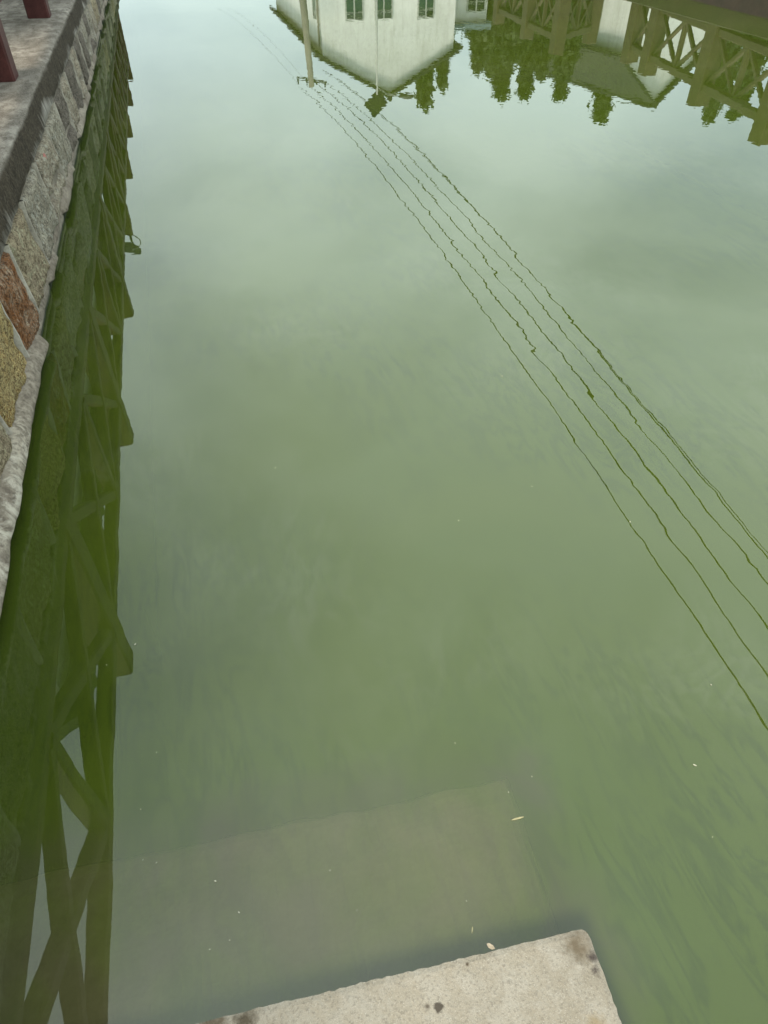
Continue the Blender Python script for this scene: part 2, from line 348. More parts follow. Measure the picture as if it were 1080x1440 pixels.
wt = MB().box(W0 + .02, W1 - .02, S0 + .02, S1 - .02, -1.25, 0).build('water', 'water', None, (0, 0, 0), TH); tag(wt, kind='structure')

# ------------------------------------------------------------------ quay wall on the left
qw = thing('quay_wall', 'old stone quay wall with dark stained concrete coping along the green water', 'quay wall', (0, 0, 0), TH)
SA, SB = -2.3, 24.0
# coping slab: grid over its profile with a worn, slightly wandering edge
prof = [(-1.34, .452), (-.873, .455), (-.866, .462), (-.872, .50), (-.878, .55), (-.882, .60), (-.888, .622), (-.900, .634), (-.92, .640), (-1.0, .642), (-1.15, .643), (-1.5, .644), (-2.0, .645), (-2.6, .645), (-2.6, .452)]
V = []; F = []; ns = 300; k = len(prof)
ss = [SA + (SB - SA) * (i / ns) ** 1.35 for i in range(ns + 1)]
for i, s_ in enumerate(ss):
    for j, (x, z) in enumerate(prof):
        e = 1.0 if 1 <= j <= 9 else .25 if j < 14 else 0
        dx = e * (.010 * nz(s_ * 1.7, 3.1 * j * .1, 1) + .007 * nz(s_ * 9, z * 12, 5) + .004 * nz(s_ * 31, z * 30, 9))
        dz = (e * (.004 * nz(s_ * 6, x * 8, 2) + .003 * nz(s_ * 25, x * 25, 4))) if j not in (0, 14) else 0
        V.append((x + dx, s_, z + dz))
for i in range(ns):
    for j in range(k): F.append((i * k + j, i * k + (j + 1) % k, (i + 1) * k + (j + 1) % k, (i + 1) * k + j))
F.append(tuple(range(k - 1, -1, -1))); F.append(tuple(ns * k + j for j in range(k)))
F = [f[::-1] for f in F]
o = obj('coping', V, F, 'coping', qw, smooth=True)
# mortar bed behind and between the stones
V = []; F = []; zz = [-1.3, -.3, 0.0, .05, .10, .18, .27, .36, .42, .456]; k = len(zz)
for s_ in ss:
    for z in zz:
        V.append((-.862 - z * .05 + .006 * nz(s_ * 7, z * 7, 3) + .004 * nz(s_ * 25, z * 25, 8), s_, z))
for i in range(ns):
    for j in range(k - 1): F.append((i * k + j, i * k + j + 1, (i + 1) * k + j + 1, (i + 1) * k + j))
mo = obj('mortar', V, [f[::-1] for f in F], 'mortar', qw, smooth=True)
# stones
bounds = [-.2, .45, 1.05, 1.72, 2.36, 2.95, 3.40, 3.98, 4.63, 5.40, 6.05]
while bounds[-1] < 23: bounds.append(bounds[-1] + random.uniform(.42, .85))
near = {10: 'st_dark', 11: 'st_beige', 12: 'st_dark', 13: 'st_beige', 14: 'st_dark', 15: 'st_dark', 17: 'st_dark', 4: 'st_gold', 5: 'st_rust', 6: 'st_tan', 7: 'st_grey', 8: 'st_beige', 9: 'st_grey', 3: 'st_tan', 2: 'st_dark'}
for i in range(len(bounds) - 1):
    a, b = bounds[i], bounds[i + 1]
    lean0, lean1 = (.10, .12) if i < 12 else (random.uniform(.0, .35), random.uniform(.0, .35))
    mt = near.get(i) or random.choice(['st_grey', 'st_beige', 'st_beige', 'st_tan', 'st_dark', 'st_grey', 'st_gold' if random.random() < .3 else 'st_beige'])
    pieces = [(0, 1, .075, .452)]
    if i in (8,) or (i > 9 and random.random() < .35): pieces = [(0, 1, .075, .19), (0, 1, .215, .452)] if random.random() < .5 or i > 9 else [(0, .46, .075, .452), (.54, 1, .075, .452)]
    for (f0, f1, z0, z1) in pieces:
        nx, nzz = (22, 14) if b < 9 else (9, 6)
        V = []; F = []; gap = random.uniform(.018, .030); seed = i * 7.3
        for jz in range(nzz + 1):
            v_ = jz / nzz; z = z0 + (z1 - z0) * v_
            for jx in range(nx + 1):
                u_ = jx / nx
                # leaning, irregular side edges (upper end sits nearer the viewer)
                sl_ = a + gap * .8 + lean0 * (z1 - z) * .9 + .018 * nz(z * 9, seed, 1); sr_ = b - gap * .8 + lean1 * (z1 - z) * .9 + .018 * nz(z * 9, seed + 9, 1)
                sl2 = sl_ + (sr_ - sl_) * f0; sr2 = sl_ + (sr_ - sl_) * f1
                s_ = sl2 + (sr2 - sl2) * u_
                ed = min(u_, 1 - u_) * (sr2 - sl2); ez = min(v_, 1 - v_) * (z1 - z0); e = min(ed, ez)
                pr = -.050 if e <= 1e-6 else .024 * min(1, e / .05) ** .5
                pr += (.024 * nz(s_ * 4 + seed, z * 4, 3) + .016 * nz(s_ * 12, z * 12, seed) + .010 * nz(s_ * 29, z * 29, seed)) * (e > 1e-6)
                zr = z + (.02 * nz(s_ * 6, seed, 7) if jz == 0 else 0)
                V.append((-.862 - z * .05 + pr, s_, zr))
        for jz in range(nzz):
            for jx in range(nx):
                q = jz * (nx + 1) + jx; F.append((q, q + 1, q + nx + 2, q + nx + 1))
        so_ = obj('stone', V, F, mt, qw, smooth=True)
        if i == 4: so_['label'] = 'golden ochre stone with dark brown pits'
        if i == 5: so_['label'] = 'rust red weathered stone'
# mortar ribbons raised along the joints
for i in range(1, len(bounds) - 1):
    if bounds[i] > 14: break
    ln = (.10 if i < 12 else .15); pts = []
    for q in range(7):
        z = .452 - q * .058; pts.append((-.862 - z * .05 + .006, bounds[i] + ln * (.452 - z) * .9 + .010 * nz(z * 9, i * 7.3, 1), z))
    V = []; F = []
    for (x, s_, z) in pts:
        wv = random.uniform(.011, .022)
        pj = random.uniform(.014, .022); V += [(x - .012, s_ - wv, z), (x + pj, s_ - wv * .5, z), (x + pj, s_ + wv * .4, z), (x - .012, s_ + wv, z)]
    for q in range(6):
        for j in range(3): F.append((q * 4 + j, q * 4 + j + 1, q * 4 + j + 5, q * 4 + j + 4))
    obj('mortar_joint', V, F, 'joint', qw, smooth=True)
# footing ledge at the waterline, broken into uneven lumps
V = []; F = []; pf = [(-.045, -1.28), (.004, -.5), (.004, -.05), (.006, .028), (.032, .046), (.038, .056), (.030, .076), (.014, .105), (-.03, .13)]; k = len(pf); nf = 520
fs = [SA + (SB - SA) * (i / nf) ** 1.5 for i in range(nf + 1)]
for s_ in fs:
    lump = .026 * nz(s_ * 1.3, 1, 4) + .012 * nz(s_ * 4.1, 2, 4) + .004 * nz(s_ * 23, 3, 4)
    step = (.030 if nz(s_ * 1.1, 8.8, 2) > 0.06 else 0) if s_ > 3.2 else -.024
    hh = 1 + .35 * nz(s_ * 2.1, 5, 5) + .2 * nz(s_ * 6, 5, 6)
    for x, z in pf:
        V.append((-.862 + x + (lump - step if x > 0 else 0) + .004 * nz(s_ * 40, z * 40, 2), s_, z * hh if z > 0 else z))
for i in range(nf):
    for j in range(k - 1): F.append((i * k + j, i * k + j + 1, (i + 1) * k + j + 1, (i + 1) * k + j))
obj('footing', V, [f[::-1] for f in F], 'footing', qw, smooth=True)
# daub of pink paint on one stone
V = []; F = []
c0 = (-.862 - .37 * .05 + .024, 4.95, .375)
for j in range(12):
    a = j * math.pi / 6; r_ = 1 + .25 * nz(j * .9, 2, 2); V.append((c0[0], c0[1] + .060 * r_ * math.cos(a), c0[2] + .032 * r_ * math.sin(a)))
V += [(c0[0] + .004, c0[1], c0[2])]
for j in range(12): F.append((j, (j + 1) % 12, 12))
V += [(x - .03, y, z) for x, y, z in V[:12]]
for j in range(12): F.append((j, 13 + j, 13 + (j + 1) % 12, (j + 1) % 12))
obj('paint_daub', V, F, 'pink', qw)

# ------------------------------------------------------------------ railings (posts, rails, crossed braces, middle baluster)
def railing(root, P, zb, ztop, zr0, zr1, pw, m, brace=.085, rail_h=.14, rail_w=.15, skip=(), off=0.0):
    """P: post centres in the root's frame"""
    mesh = None
    for (x, y) in P:
        if mesh is None:
            o = MB().box(-pw / 2, pw / 2, -pw / 2, pw / 2, 0, ztop - zb, .014).build('post', m, root, (x, y, zb)); mesh = o.data
        else:
            o = bpy.data.objects.new('post', mesh); put(o, root, (x, y, zb))
    for i in range(len(P) - 1):
        if i in skip: continue
        a = Vector((*P[i], 0)); b = Vector((*P[i + 1], 0)); d = (b - a); L = d.length; d.normalize(); ov = Vector((off, 0, 0)); a2 = a + d * pw * .48 + ov; b2 = b - d * pw * .48 + ov; mid = (a + b) / 2 + ov
        up = Vector((0, 0, 1))
        MB().beam(a2 + up * (zr1 - rail_h / 2), b2 + up * (zr1 - rail_h / 2), rail_w, rail_h).build('top_rail', m, root)
        MB().beam(a2 + up * zr0, b2 + up * zr0, rail_w * .9, rail_h * .9).build('bottom_rail', m, root)
        zlo, zhi = zr0 + rail_h * .4, zr1 - rail_h * .95
        if L > 1.6:
            MB().beam(mid + up * zlo, mid + up * zhi, brace * 1.2, brace * 1.2, up=d).build('baluster', m, root)
            segs = [(a2, mid - d * brace * .5), (mid + d * brace * .5, b2)]
        else: segs = [(a2, b2)]
        nrm = d.cross(up)
        for p, q in segs:
            MB().beam(p + up * zlo, q + up * zhi, brace, brace, up=nrm).build('brace', m, root)
            MB().beam(p + up * zhi + nrm * .006, q + up * zlo + nrm * .006, brace, brace, up=nrm).build('brace', m, root)
qr = thing('quay_railing', 'dark red painted railing with square posts and crossed braces on the quay', 'railing', Q(0, 0, .64), TH)
PS = [(-1.13, .43 + 2.72 * i) for i in range(-1, 9)]
railing(qr, PS, -.01, 1.83, .42, 1.43, .20, 'red_paint', .08, .10, .09, off=.045)
# small floodlight with a looped cable, on the fourth post
fl = thing('floodlight', 'small grey floodlight with a looped cable on top of a red quay post', 'floodlight', Q(-1.08, PS[5][1] - .02, 2.46), TH)
MB().box(-.10, .16, -.13, .13, .16, .26, .01).build('housing', 'dark_grey', fl).rotation_euler = (0, R(-24), R(25))
MB().tube([(0, 0, 0), (0, 0, .12), (.04, 0, .2)], .018, 8).build('bracket', 'dark_grey', fl, smooth=True)
MB().tube([(.0 + .13 * math.sin(a), -.25 - .16 * math.cos(a) + .1, .03 + .10 * math.cos(a * .5)) for a in [i * math.pi / 9 for i in range(17)]], .008, 6).build('cable', 'galv', fl, smooth=True)

# ------------------------------------------------------------------ landing steps going down into the water
A2 = R(11.72)
E1 = Vector((math.cos(A2), math.sin(A2), 0)); E2 = Vector((-math.sin(A2), math.cos(A2), 0))
ls = thing('landing_steps', 'pale weathered concrete landing step with a chipped corner, leading down into the green water', 'landing step', (0, 0, 0), A2)
def loc2(x, y): v = Vector((x, y, 0)); return v.dot(E1), v.dot(E2)
LX, LY = .493, .320
for (x, y, *r) in [(.462, .292, .006, .045, (.11, .088, .06), .06, 60), (.484, .268, .002, .016, (.05, .04, .035), .026, 90), (.478, .245, .000, .012, (.05, .04, .035), .03, 90),
                   (.159, .252, .007, .0105, (.065, .055, .043), .012, 120), (.138, .256, .001, .007, (.09, .075, .058), .010, 120), (.233, .307, .001, .005, (.06, .045, .03), .008, 90),
                   (-.205, .308, .004, .030, (.07, .058, .04), .05, 60), (-.27, .312, .01, .04, (.10, .08, .055), .06, 50), (.40, .12, .0, .012, (.2, .14, .06), .02, 60), (.44, .16, .0, .03, (.20, .16, .10), .06, 50)]:
    LAND_SPOTS.append((x, y, *r))
M['landing'] = landing_mat()
def step(x0, x1, y0, y1, ztop, h, m, res, chip, soft=False):
    nx = max(4, int((x1 - x0) / res)); ny = max(4, int((y1 - y0) / res)); V = []; F = []
    rc = .014
    for j in range(ny + 1):
        for i in range(nx + 1):
            x = x0 + (x1 - x0) * i / nx; y = y0 + (y1 - y0) * j / ny
            z = ztop + .0025 * nz(x * 9, y * 9, 1) + .0012 * nz(x * 40, y * 40, 2)
            # rounded front right corner
            if x > x1 - rc and y > y1 - rc:
                dx, dy = x - (x1 - rc), y - (y1 - rc); m_ = max(dx, dy); l = math.hypot(dx, dy)
                if l > 0: x = x1 - rc + dx * m_ / l; y = y1 - rc + dy * m_ / l
            ex, ey = x1 - x, y1 - y; e = min(ex, ey)
            w_ = chip * (.0018 * nz(x * 14, y * 14, 4) + .0028 * nz(x * 75, y * 75, 6) - .004 * max(0, nz(x * 33, y * 33, 2) - .25))
            if e < .03:
                x += (w_ if ex <= ey + .01 else 0) * (1 - e / .03); y += (w_ if ey <= ex + .01 else 0) * (1 - e / .03)
                if e < .010: z -= chip * .0035 * (1 - e / .010) ** 1.5
            if soft and e < .13: z -= .50 * (1 - e / .13) ** 1.6
            if soft: z += .03 * nz(x * 4, y * 4, 7) + .02 * nz(x * 11, y * 11, 3)
            V.append((x, y, z))
    for j in range(ny):
        for i in range(nx):
            q = j * (nx + 1) + i; F.append((q, q + 1, q + nx + 2, q + nx + 1))
    ring = [i for i in range(nx + 1)] + [(j + 1) * (nx + 1) - 1 for j in range(1, ny + 1)] + [ny * (nx + 1) + i for i in range(nx - 1, -1, -1)] + [j * (nx + 1) for j in range(ny - 1, 0, -1)]
    n0 = len(V)
    for r_ in ring: V.append((V[r_][0] * 1 + (.004 if V[r_][0] > x1 - .03 else 0), V[r_][1], ztop - h))
    kk = len(ring)
    for i in range(kk): F.append((ring[(i + 1) % kk], ring[i], n0 + i, n0 + (i + 1) % kk))
    F.append(tuple(n0 + i for i in range(kk - 1, -1, -1)))
    return obj('step', V, F, m, ls, smooth=False)
step(-.80, LX, -.32, LY, .12, .36, 'landing', .0105, 1)
st2 = step(-.86, .60, -.30, .85, -.075, .75, 'step_silt', .02, .6, True)
st2['label'] = 'submerged silty step seen dimly through the water'
step(-.84, .5, -.80, -.31, .29, .6, 'landing', .03, 1)
step(-.84, .5, -1.30, -.79, .45, .8, 'landing', .03, 1)
step(-.84, .5, -2.35, -1.29, .61, .9, 'landing', .03, 1)

# ------------------------------------------------------------------ right bank: low walkway with its railing
rb = thing('walkway', 'low concrete waterside walkway edged with dark stone', 'walkway', (0, 0, 0), TH)
mb = MB().box(8.95, 10.79, 6.0, 16.7, -1.3, .25, .02); mb.build('deck', 'deck', rb)
MB().box(8.72, 10.79, 17.1, 24.0, -1.3, .251, .02).build('deck', 'deck', rb)
MB().box(9.9, 10.79, 16.69, 17.11, -1.3, .11, .01).build('deck', 'deck', rb)
def q2(x, y): v = Vector((x, y, 0)); return v.dot(QX), v.dot(QY)
wr = thing('walkway_railing', 'brown painted railing with thick square posts and crossed braces on the low walkway', 'railing', (0, 0, .25), TH)
c1 = [q2(6.48, 9.75), q2(6.20, 12.25), q2(5.97, 14.68), q2(5.74, 17.30), q2(5.66, 18.50)]
railing(wr, c1, -.01, 1.36, .19, 1.10, .30, 'brown_paint', .075, .13, .16)
c2 = [q2(5.27, 20.9), q2(4.16, 19.5), q2(3.75, 21.5), q2(3.3, 23.9)]
wr2 = thing('walkway_railing', 'brown painted railing with thick square posts turning a corner beyond the walkway gap', 'railing', (0, 0, .25), TH)
railing(wr2, c2, -.01, 1.36, .19, 1.10, .28, 'brown_paint', .07, .13, .15)

# far quay
fq = MB(); fq.box(W0, W1, S1 - .35, S1 + .25, -1.4, .64, .02)
o = fq.build('far_quay_wall', 'deck', None, (0, 0, 0), TH); tag(o, 'plain grey concrete quay wall across the far end of the water', 'quay wall')

# ------------------------------------------------------------------ houses
def roof_slab(root, name, x0, x1, z0, z1, y0, y1, th=.14, ridges=26):
    """one roof slope from eave (x0,z0) to ridge (x1,z1), corrugated with rows of half-round tiles along the slope"""
    V = []; F = []; n = ridges * 4
    for i in range(n + 1):
        y = y0 + (y1 - y0) * i / n; b = .055 * max(0, math.cos(2 * math.pi * i / 4)) 
        jag = .05 if i % 4 == 0 else 0
        V += [(x0 + math.copysign(jag, x0 - x1), y, z0 + b + th), (x1, y, z1 + b + th), (x0, y, z0), (x1, y, z1)]
    for i in range(n):
        a = i * 4; c = a + 4
        F += [(a, a + 1, c + 1, c), (a + 2, c + 2, c + 3, a + 3), (a, c, c + 2, a + 2), (a + 1, a + 3, c + 3, c + 1)]
    F += [(0, 2, 3, 1), (n * 4, n * 4 + 1, n * 4 + 3, n * 4 + 2)]
    if x0 > x1: F = [f[::-1] for f in F]
    return obj(name, V, F, 'tile', root)
def window(root, x, y, z, w_, h, face='front', shut=True):
    """a framed casement on the wall plane: frame ring, pane, two leaves"""
    mb = MB(); t_ = .07
    mb.box(-w_ / 2, w_ / 2, -.05, .02, h - t_, h); mb.box(-w_ / 2, w_ / 2, -.05, .02, 0, t_)
    mb.box(-w_ / 2, -w_ / 2 + t_, -.05, .02, t_, h - t_); mb.box(w_ / 2 - t_, w_ / 2, -.05, .02, t_, h - t_)
    mb.box(-t_ / 2, t_ / 2, -.045, .02, t_, h - t_)
    rz = {'front': 0, 'left': -math.pi / 2, 'right': math.pi / 2}[face]
    fr = mb.build('window', 'frame', root, (x, y, z), rz)
    MB().box(-w_ / 2 + t_, w_ / 2 - t_, -.015, .015, t_, h * .72 - .01).build('shutter' if shut else 'pane', 'teal' if shut else 'glass', fr)
    MB().box(-w_ / 2 + t_, w_ / 2 - t_, -.012, .012, h * .72 + .02, h - t_).build('pane', 'glass', fr)
    MB().box(-w_ / 2 + t_, w_ / 2 - t_, -.044, .019, h * .72 - .012, h * .72 + .022).build('transom', 'frame', fr)
    MB().box(-w_ / 2 - .06, w_ / 2 + .06, -.12, .0, -.06, -.002).build('sill', 'frame', fr)
    return fr
def gable_house(label, loc, rz, wd, dp, ze, zp, over=.35, wallm='white_wall'):
    h = thing('house', label, 'house', loc, rz)
    V = [(0, 0, 0), (wd, 0, 0), (wd, 0, ze), (wd / 2, 0, zp), (0, 0, ze), (0, dp, 0), (wd, dp, 0), (wd, dp, ze), (wd / 2, dp, zp), (0, dp, ze)]
    F = [(0, 1, 2, 3, 4), (9, 8, 7, 6, 5), (0, 4, 9, 5), (1, 6, 7, 2), (0, 5, 6, 1)]
    obj('wall', V, F, wallm, h)
    sl = (zp - ze) / (wd / 2)
    roof_slab(h, 'roof_slope', -over, wd / 2, ze - over * sl + .01, zp + .01, -.28, dp + .28)
    roof_slab(h, 'roof_slope', wd + over, wd / 2, ze - over * sl + .01, zp + .01, -.28, dp + .28)
    MB().beam((wd / 2, -.30, zp + .22), (wd / 2, dp + .30, zp + .22), .26, .24, c=.06).build('ridge', 'tile', h)
    return h
# white gabled house on the far bank (front-left corner at X -3.4, Y 45)
H1 = gable_house('white gabled house with teal shuttered windows on the far bank', (-3.42, 45.0, .6), TH, 7.7, 17.5, 5.45, 7.45, .45)
for x, z in ((1.86, 2.48), (3.52, 2.48), (5.95, 2.50)):
    window(H1, x, -.02, z, 1.02 if x < 5 else .98, 1.42)
for x in (1.9, 5.8): window(H1, x, -.02, .8, 1.2, 1.3, shut=False)
MB().box(3.2, 4.5, -.06, .02, .01, 2.15, .01).build('door', 'teal', H1)
for y in (1.6, 6.0, 11.0): window(H1, -.02, y, 2.55, .95, 1.40, 'left')
MB().tube([(-.10, .35, 0), (-.10, .35, 5.15)], .055, 8).build('drain_pipe', 'concrete', H1)
an = thing('annexe', 'flat roofed white annexe with blue grey roof edge beside the gabled house', 'annexe', H1.location + QX * 7.72 + QY * .9, TH)
MB().box(0, 2.25, 0, 6, 0, 4.35).build('wall', 'white_wall', an)
MB().box(-.02, 2.45, -.35, 6.2, 4.352, 4.62, .01).build('roof_edge', 'fascia', an)
window(an, 1.55, -.02, 2.1, 1.15, 1.75, shut=False)

# second house with the tiled long side towards the water
hc = Vector((11.95, 40.0, .6)); dirl = Vector((-2.5, 4.5, 0)).normalized()
rz2 = math.atan2(-dirl.x, dirl.y)
H2 = gable_house('white house with long grey tiled roof slope behind the brown walkway railing', hc, rz2, 5.6, 10.0, 4.75, 6.85, .40)
for y in (2.6, 6.2): window(H2, -.02, y, 2.2, 1.1, 1.7, 'left', shut=False)
MB().box(-.035, .25, -.03, .3, .0, 4.7).build('corner_pilaster', 'white_wall', H2)
# house on the left bank behind the quay railing
H3 = thing('house', 'long pale plastered house standing close behind the red quay railing', 'house', Q(-7.4, 5.6, .6), TH)
MB().box(0, 4.6, 0, 16, 0, 5.6).build('wall', 'pale_wall', H3)
roof_slab(H3, 'roof_slope', 4.95, 2.3, 5.45, 7.0, -.3, 16.3, ridges=34); roof_slab(H3, 'roof_slope', -.35, 2.3, 5.45, 7.0, -.3, 16.3, ridges=34)
for y in (2.0, 5.0, 8.0, 11.0, 14.0):
    window(H3, 4.62, y, 1.0, 1.2, 1.5, 'right', shut=False); window(H3, 4.62, y, 3.6, 1.2, 1.4, 'right', shut=False)

# ------------------------------------------------------------------ poles, lamp, wires
def pole(loc, h, label, rz):
    p = thing('utility_pole', label, 'utility pole', loc, rz)
    MB().tube([(-.28, 0, 0), (-.13, 0, h * .5), (0, 0, h)], [.21, .18, .15], 14).build('shaft', 'concrete', p, smooth=True)
    MB().beam((-.82, .22, h - .38), (.82, .22, h - .16), .12, .11).build('crossarm', 'dark_grey', p)
    for x in (-.74, -.26, .26, .74):
        MB().tube([(x, .22, h - .24 + x * .13), (x, .22, h - .12 + x * .13), (x, .22, h - .05 + x * .13)], [.035, .055, .03], 8).build('insulator', 'black', p, smooth=True)
    return p
pole((-3.98, 43.0, .55), 6.55, 'grey concrete utility pole with a short crossarm before the white gabled house', 0)
pole((7.7, -3.1, .55), 6.75, 'grey concrete utility pole with a short crossarm on the bank behind the landing', R(-8))
wires = [((-4.692, 43, 7.11), (6.833, -2.94, 7.05), 1.22, 0.0122), ((-4.218, 43, 7.04), (7.227, -2.98, 6.96), 1.22, 0.0122), ((-3.742, 43, 6.94), (7.61, -3.0, 6.86), 1.22, 0.0122),
         ((-3.26, 43, 6.90), (7.98, -3.7, 6.50), 1.11, 0.0106), ((-3.30, 43.4, 6.42), (7.84, -2.85, 6.36), 1.22, 0.0106), ((-3.36, 43.4, 6.40), (8.05, -3.5, 6.30), 1.16, 0.0068)]
for a, b, sg, r_ in wires:
    a = Vector(a); b = Vector(b); pts = []
    for i in range(49):
        t_ = i / 48; p = a.lerp(b, t_); p.z -= sg * 4 * t_ * (1 - t_); pts.append(p)
    o = MB().tube([p - a for p in pts], r_, 6).build('power_line', 'wire', None, a, smooth=True)
    tag(o, 'thin dark power line sagging between the concrete poles over the water', 'power line', 'power lines over the water')
for k_, (a, b, sg) in enumerate([((-4.7, 43.1, 7.0), (-16, 80, 8.2), .5), ((-4.2, 43.1, 6.95), (-15.3, 80, 8.1), .6)]):
    a = Vector(a); b = Vector(b); pts = []
    for i in range(25):
        t_ = i / 24; p = a.lerp(b, t_); p.z -= sg * 4 * t_ * (1 - t_); pts.append(p - a)
    o = MB().tube(pts, .005, 6).build('power_line', 'wire', None, a, smooth=True)
    tag(o, 'thin dark power line leading away behind the white gabled house', 'power line', 'power lines leading away')
lp = thing('solar_street_lamp', 'slim pale solar street lamp with tilted panel and grey lamp head', 'street lamp', (-.37, 41.6, .6), 0)
MB().tube([(0, 0, 0), (0, 0, 3), (0, 0, 6.6)], [.075, .06, .045], 10).build('shaft', 'galv', lp, smooth=True)
o = MB().box(-.55, .55, -.03, .03, -.45, .45, .01).build('solar_panel', 'black', lp, (-.05, -.04, 7.0)); o.rotation_euler = (R(20), R(45), R(-12))
MB().box(-.50, .50, -.034, -.031, -.40, .40).build('cell_sheet', 'black', o)
MB().tube([(0, 0, 6.3), (.6, 0, 6.55), (1.15, 0, 6.62)], .03, 8).build('arm', 'galv', lp, smooth=True)
V = []; F = []
for j in range(8):
    zt = -1 + 2 * j / 7; r_ = math.sqrt(max(0.02, 1 - zt * zt))
    V += [(1.55 + .50 * r_ * math.cos(a), .17 * r_ * math.sin(a), 6.66 + .13 * zt) for a in [i * math.pi / 6 for i in range(12)]]
for j in range(7):
    for i in range(12): F.append((j * 12 + i, j * 12 + (i + 1) % 12, j * 12 + 12 + (i + 1) % 12, j * 12 + 12 + i))
F += [tuple(range(11, -1, -1)), tuple(84 + i for i in range(12))]
obj('lamp_head', V, F, 'dark_grey', lp, smooth=True)

# ------------------------------------------------------------------ trees
def leaf_quads(P, sz, droop=0.0):
    """P: n x 3 centres -> quads of leaf sprays with random turn"""
    n = len(P); a = rng.normal(size=(n, 3)); a[:, 2] *= .6; a[:, 2] -= droop; a /= np.linalg.norm(a, axis=1)[:, None]
    b = rng.normal(size=(n, 3)); b -= (b * a).sum(1)[:, None] * a; b /= np.linalg.norm(b, axis=1)[:, None]
    s = sz * rng.uniform(.6, 1.4, n)[:, None]
    V = np.stack([P - a * s, P + b * s * .42, P + a * s, P - b * s * .42], 1).reshape(-1, 3)
    return V, np.arange(n * 4).reshape(-1, 4)
def np_mesh(name, V, F, m):
    me = bpy.data.meshes.new(name); me.from_pydata(V.tolist(), [], F.tolist()); me.materials.append(M[m]); me.update(); return me
def conifer_mesh(h, r, seed):
    rs = random.Random(seed); pts = []; tb = MB(); tb.tube([(0, 0, 0), (.04, .02, h * .4), (0, 0, h * .97)], [.035 * h * .6, .022 * h * .6, .01], 8)
    z = h * .10; ph = 0
    while z < h * .99:
        f = (z / h); rad = r * (1 - f) ** .9 * (1.05 - .3 * (1 - f)) * rs.uniform(.75, 1.15) + .05
        nb = 5 if f < .8 else 3
        for kx in range(nb):
            ph += 2.4 + rs.uniform(-.4, .4); L = rad * rs.uniform(.7, 1.15)
            ex = Vector((math.cos(ph) * L, math.sin(ph) * L, z + L * rs.uniform(.05, .45)))
            tb.tube([(0, 0, z), tuple(ex * .5 + Vector((0, 0, z * .5 - .0))), tuple(ex)], [.03, .02, .008], 4)
            n = int(40 + 90 * L)
            for _ in range(n):
                t_ = rs.random() ** .6; c = Vector((0, 0, z)).lerp(ex, t_); sp = .10 + .16 * L * t_ + .05
                pts.append((c.x + rs.gauss(0, sp * .75), c.y + rs.gauss(0, sp * .75), c.z + rs.gauss(0, sp * .8) - .06))
        z += h * .034 * rs.uniform(.8, 1.25)
    V, F = leaf_quads(np.array(pts), .15, .2)
    return np_mesh('crown', V, F, 'conifer'), tb
conv = []
for i, (h, r) in enumerate(((6.0, 1.15), (6.0, 1.5), (6.0, .85))):
    me, tb = conifer_mesh(h, r, 40 + i); tr = bpy.data.meshes.new('trunk'); tr.from_pydata(tb.v, [], tb.f); tr.materials.append(M['trunk']); tr.update(); conv.append((me, tr))
def put_tree(name, me, tr, loc, sc, rz, label, cat, group=None, sxy=1.0):
    t = thing(name, label, cat, loc, rz, group); t.scale = (sc * sxy, sc * sxy, sc)
    for nm, m_ in (('trunk', tr), ('crown', me)): put(bpy.data.objects.new(nm, m_), t)
    return t
def ref_at(u, v, D):
    """where a thing at depth D has its top so that its mirror image is seen along this line of sight"""
    p_ = R(43.768); f = 950; d = Vector((0, math.cos(p_), -math.sin(p_))) + Vector((1, 0, 0)) * ((u - 540) / f) + Vector((0, math.sin(p_), math.cos(p_))) * ((720 - v) / f)
    t_ = D / d.y; return d.x * t_, D, -(1.7 + d.z * t_)
TL = 'dark green conifer in the row behind the walkway and the houses'
for i, (u, v, D, var, sx) in enumerate([(596, 152, 66, 2, 1.0), (621, 126, 68, 2, .8), (703, 140, 42, 2, 1.15), (736, 138, 44, 2, 1.2), (672, 100, 50, 1, 1.1), (715, 90, 38, 1, 1.2),
                                     (760, 112, 43, 0, .9), (786, 140, 40, 0, .95), (810, 112, 58, 1, 1.0), (843, 170, 54, 0, 1.05), (690, 108, 52, 0, 1.1), (735, 75, 38, 1, 1.1)]):
    x, y, z = ref_at(u, v, D); me, tr = conv[var]; sc = (z - .6) / 6.0
    far = i < 2
    put_tree('conifer', me, tr, (x, y, .58), sc, random.uniform(0, 6), 'slim dark conifer standing behind the white gabled house' if far else TL, 'conifer', 'conifers behind the gabled house' if far else 'conifers in the row behind the walkway', sx * (1.0 if sc < 1.2 else .9))
for i, (u, v, D) in enumerate([(995, 172, 30), (1032, 167, 31)]):
    x, y, z = ref_at(u, v, D); me, tr = conv[2]; sc = (z - .6) / 6.0
    put_tree('conifer', me, tr, (x, y, .58), sc, random.uniform(0, 6), 'slender young conifer behind the brown walkway railing', 'conifer', 'slender conifers behind the walkway railing')
def shrub_mesh(n, rx, ry, rz_, sz, m):
    P = []
    cl = [(random.gauss(0, .45), random.gauss(0, .45), random.uniform(-.7, .8)) for _ in range(26)]
    while len(P) < n:
        c = random.choice(cl); p = (c[0] + random.gauss(0, .22), c[1] + random.gauss(0, .22), c[2] + random.gauss(0, .2))
        if p[0] ** 2 + p[1] ** 2 + p[2] ** 2 < 1.15: P.append((p[0] * rx, p[1] * ry, p[2] * rz_ + rz_))
    V, F = leaf_quads(np.array(P), sz); return np_mesh('foliage', V, F, m)
sm = [shrub_mesh(3200, .8, .9, 1.35, .10, 'broad') for _ in range(2)]
stem = MB()
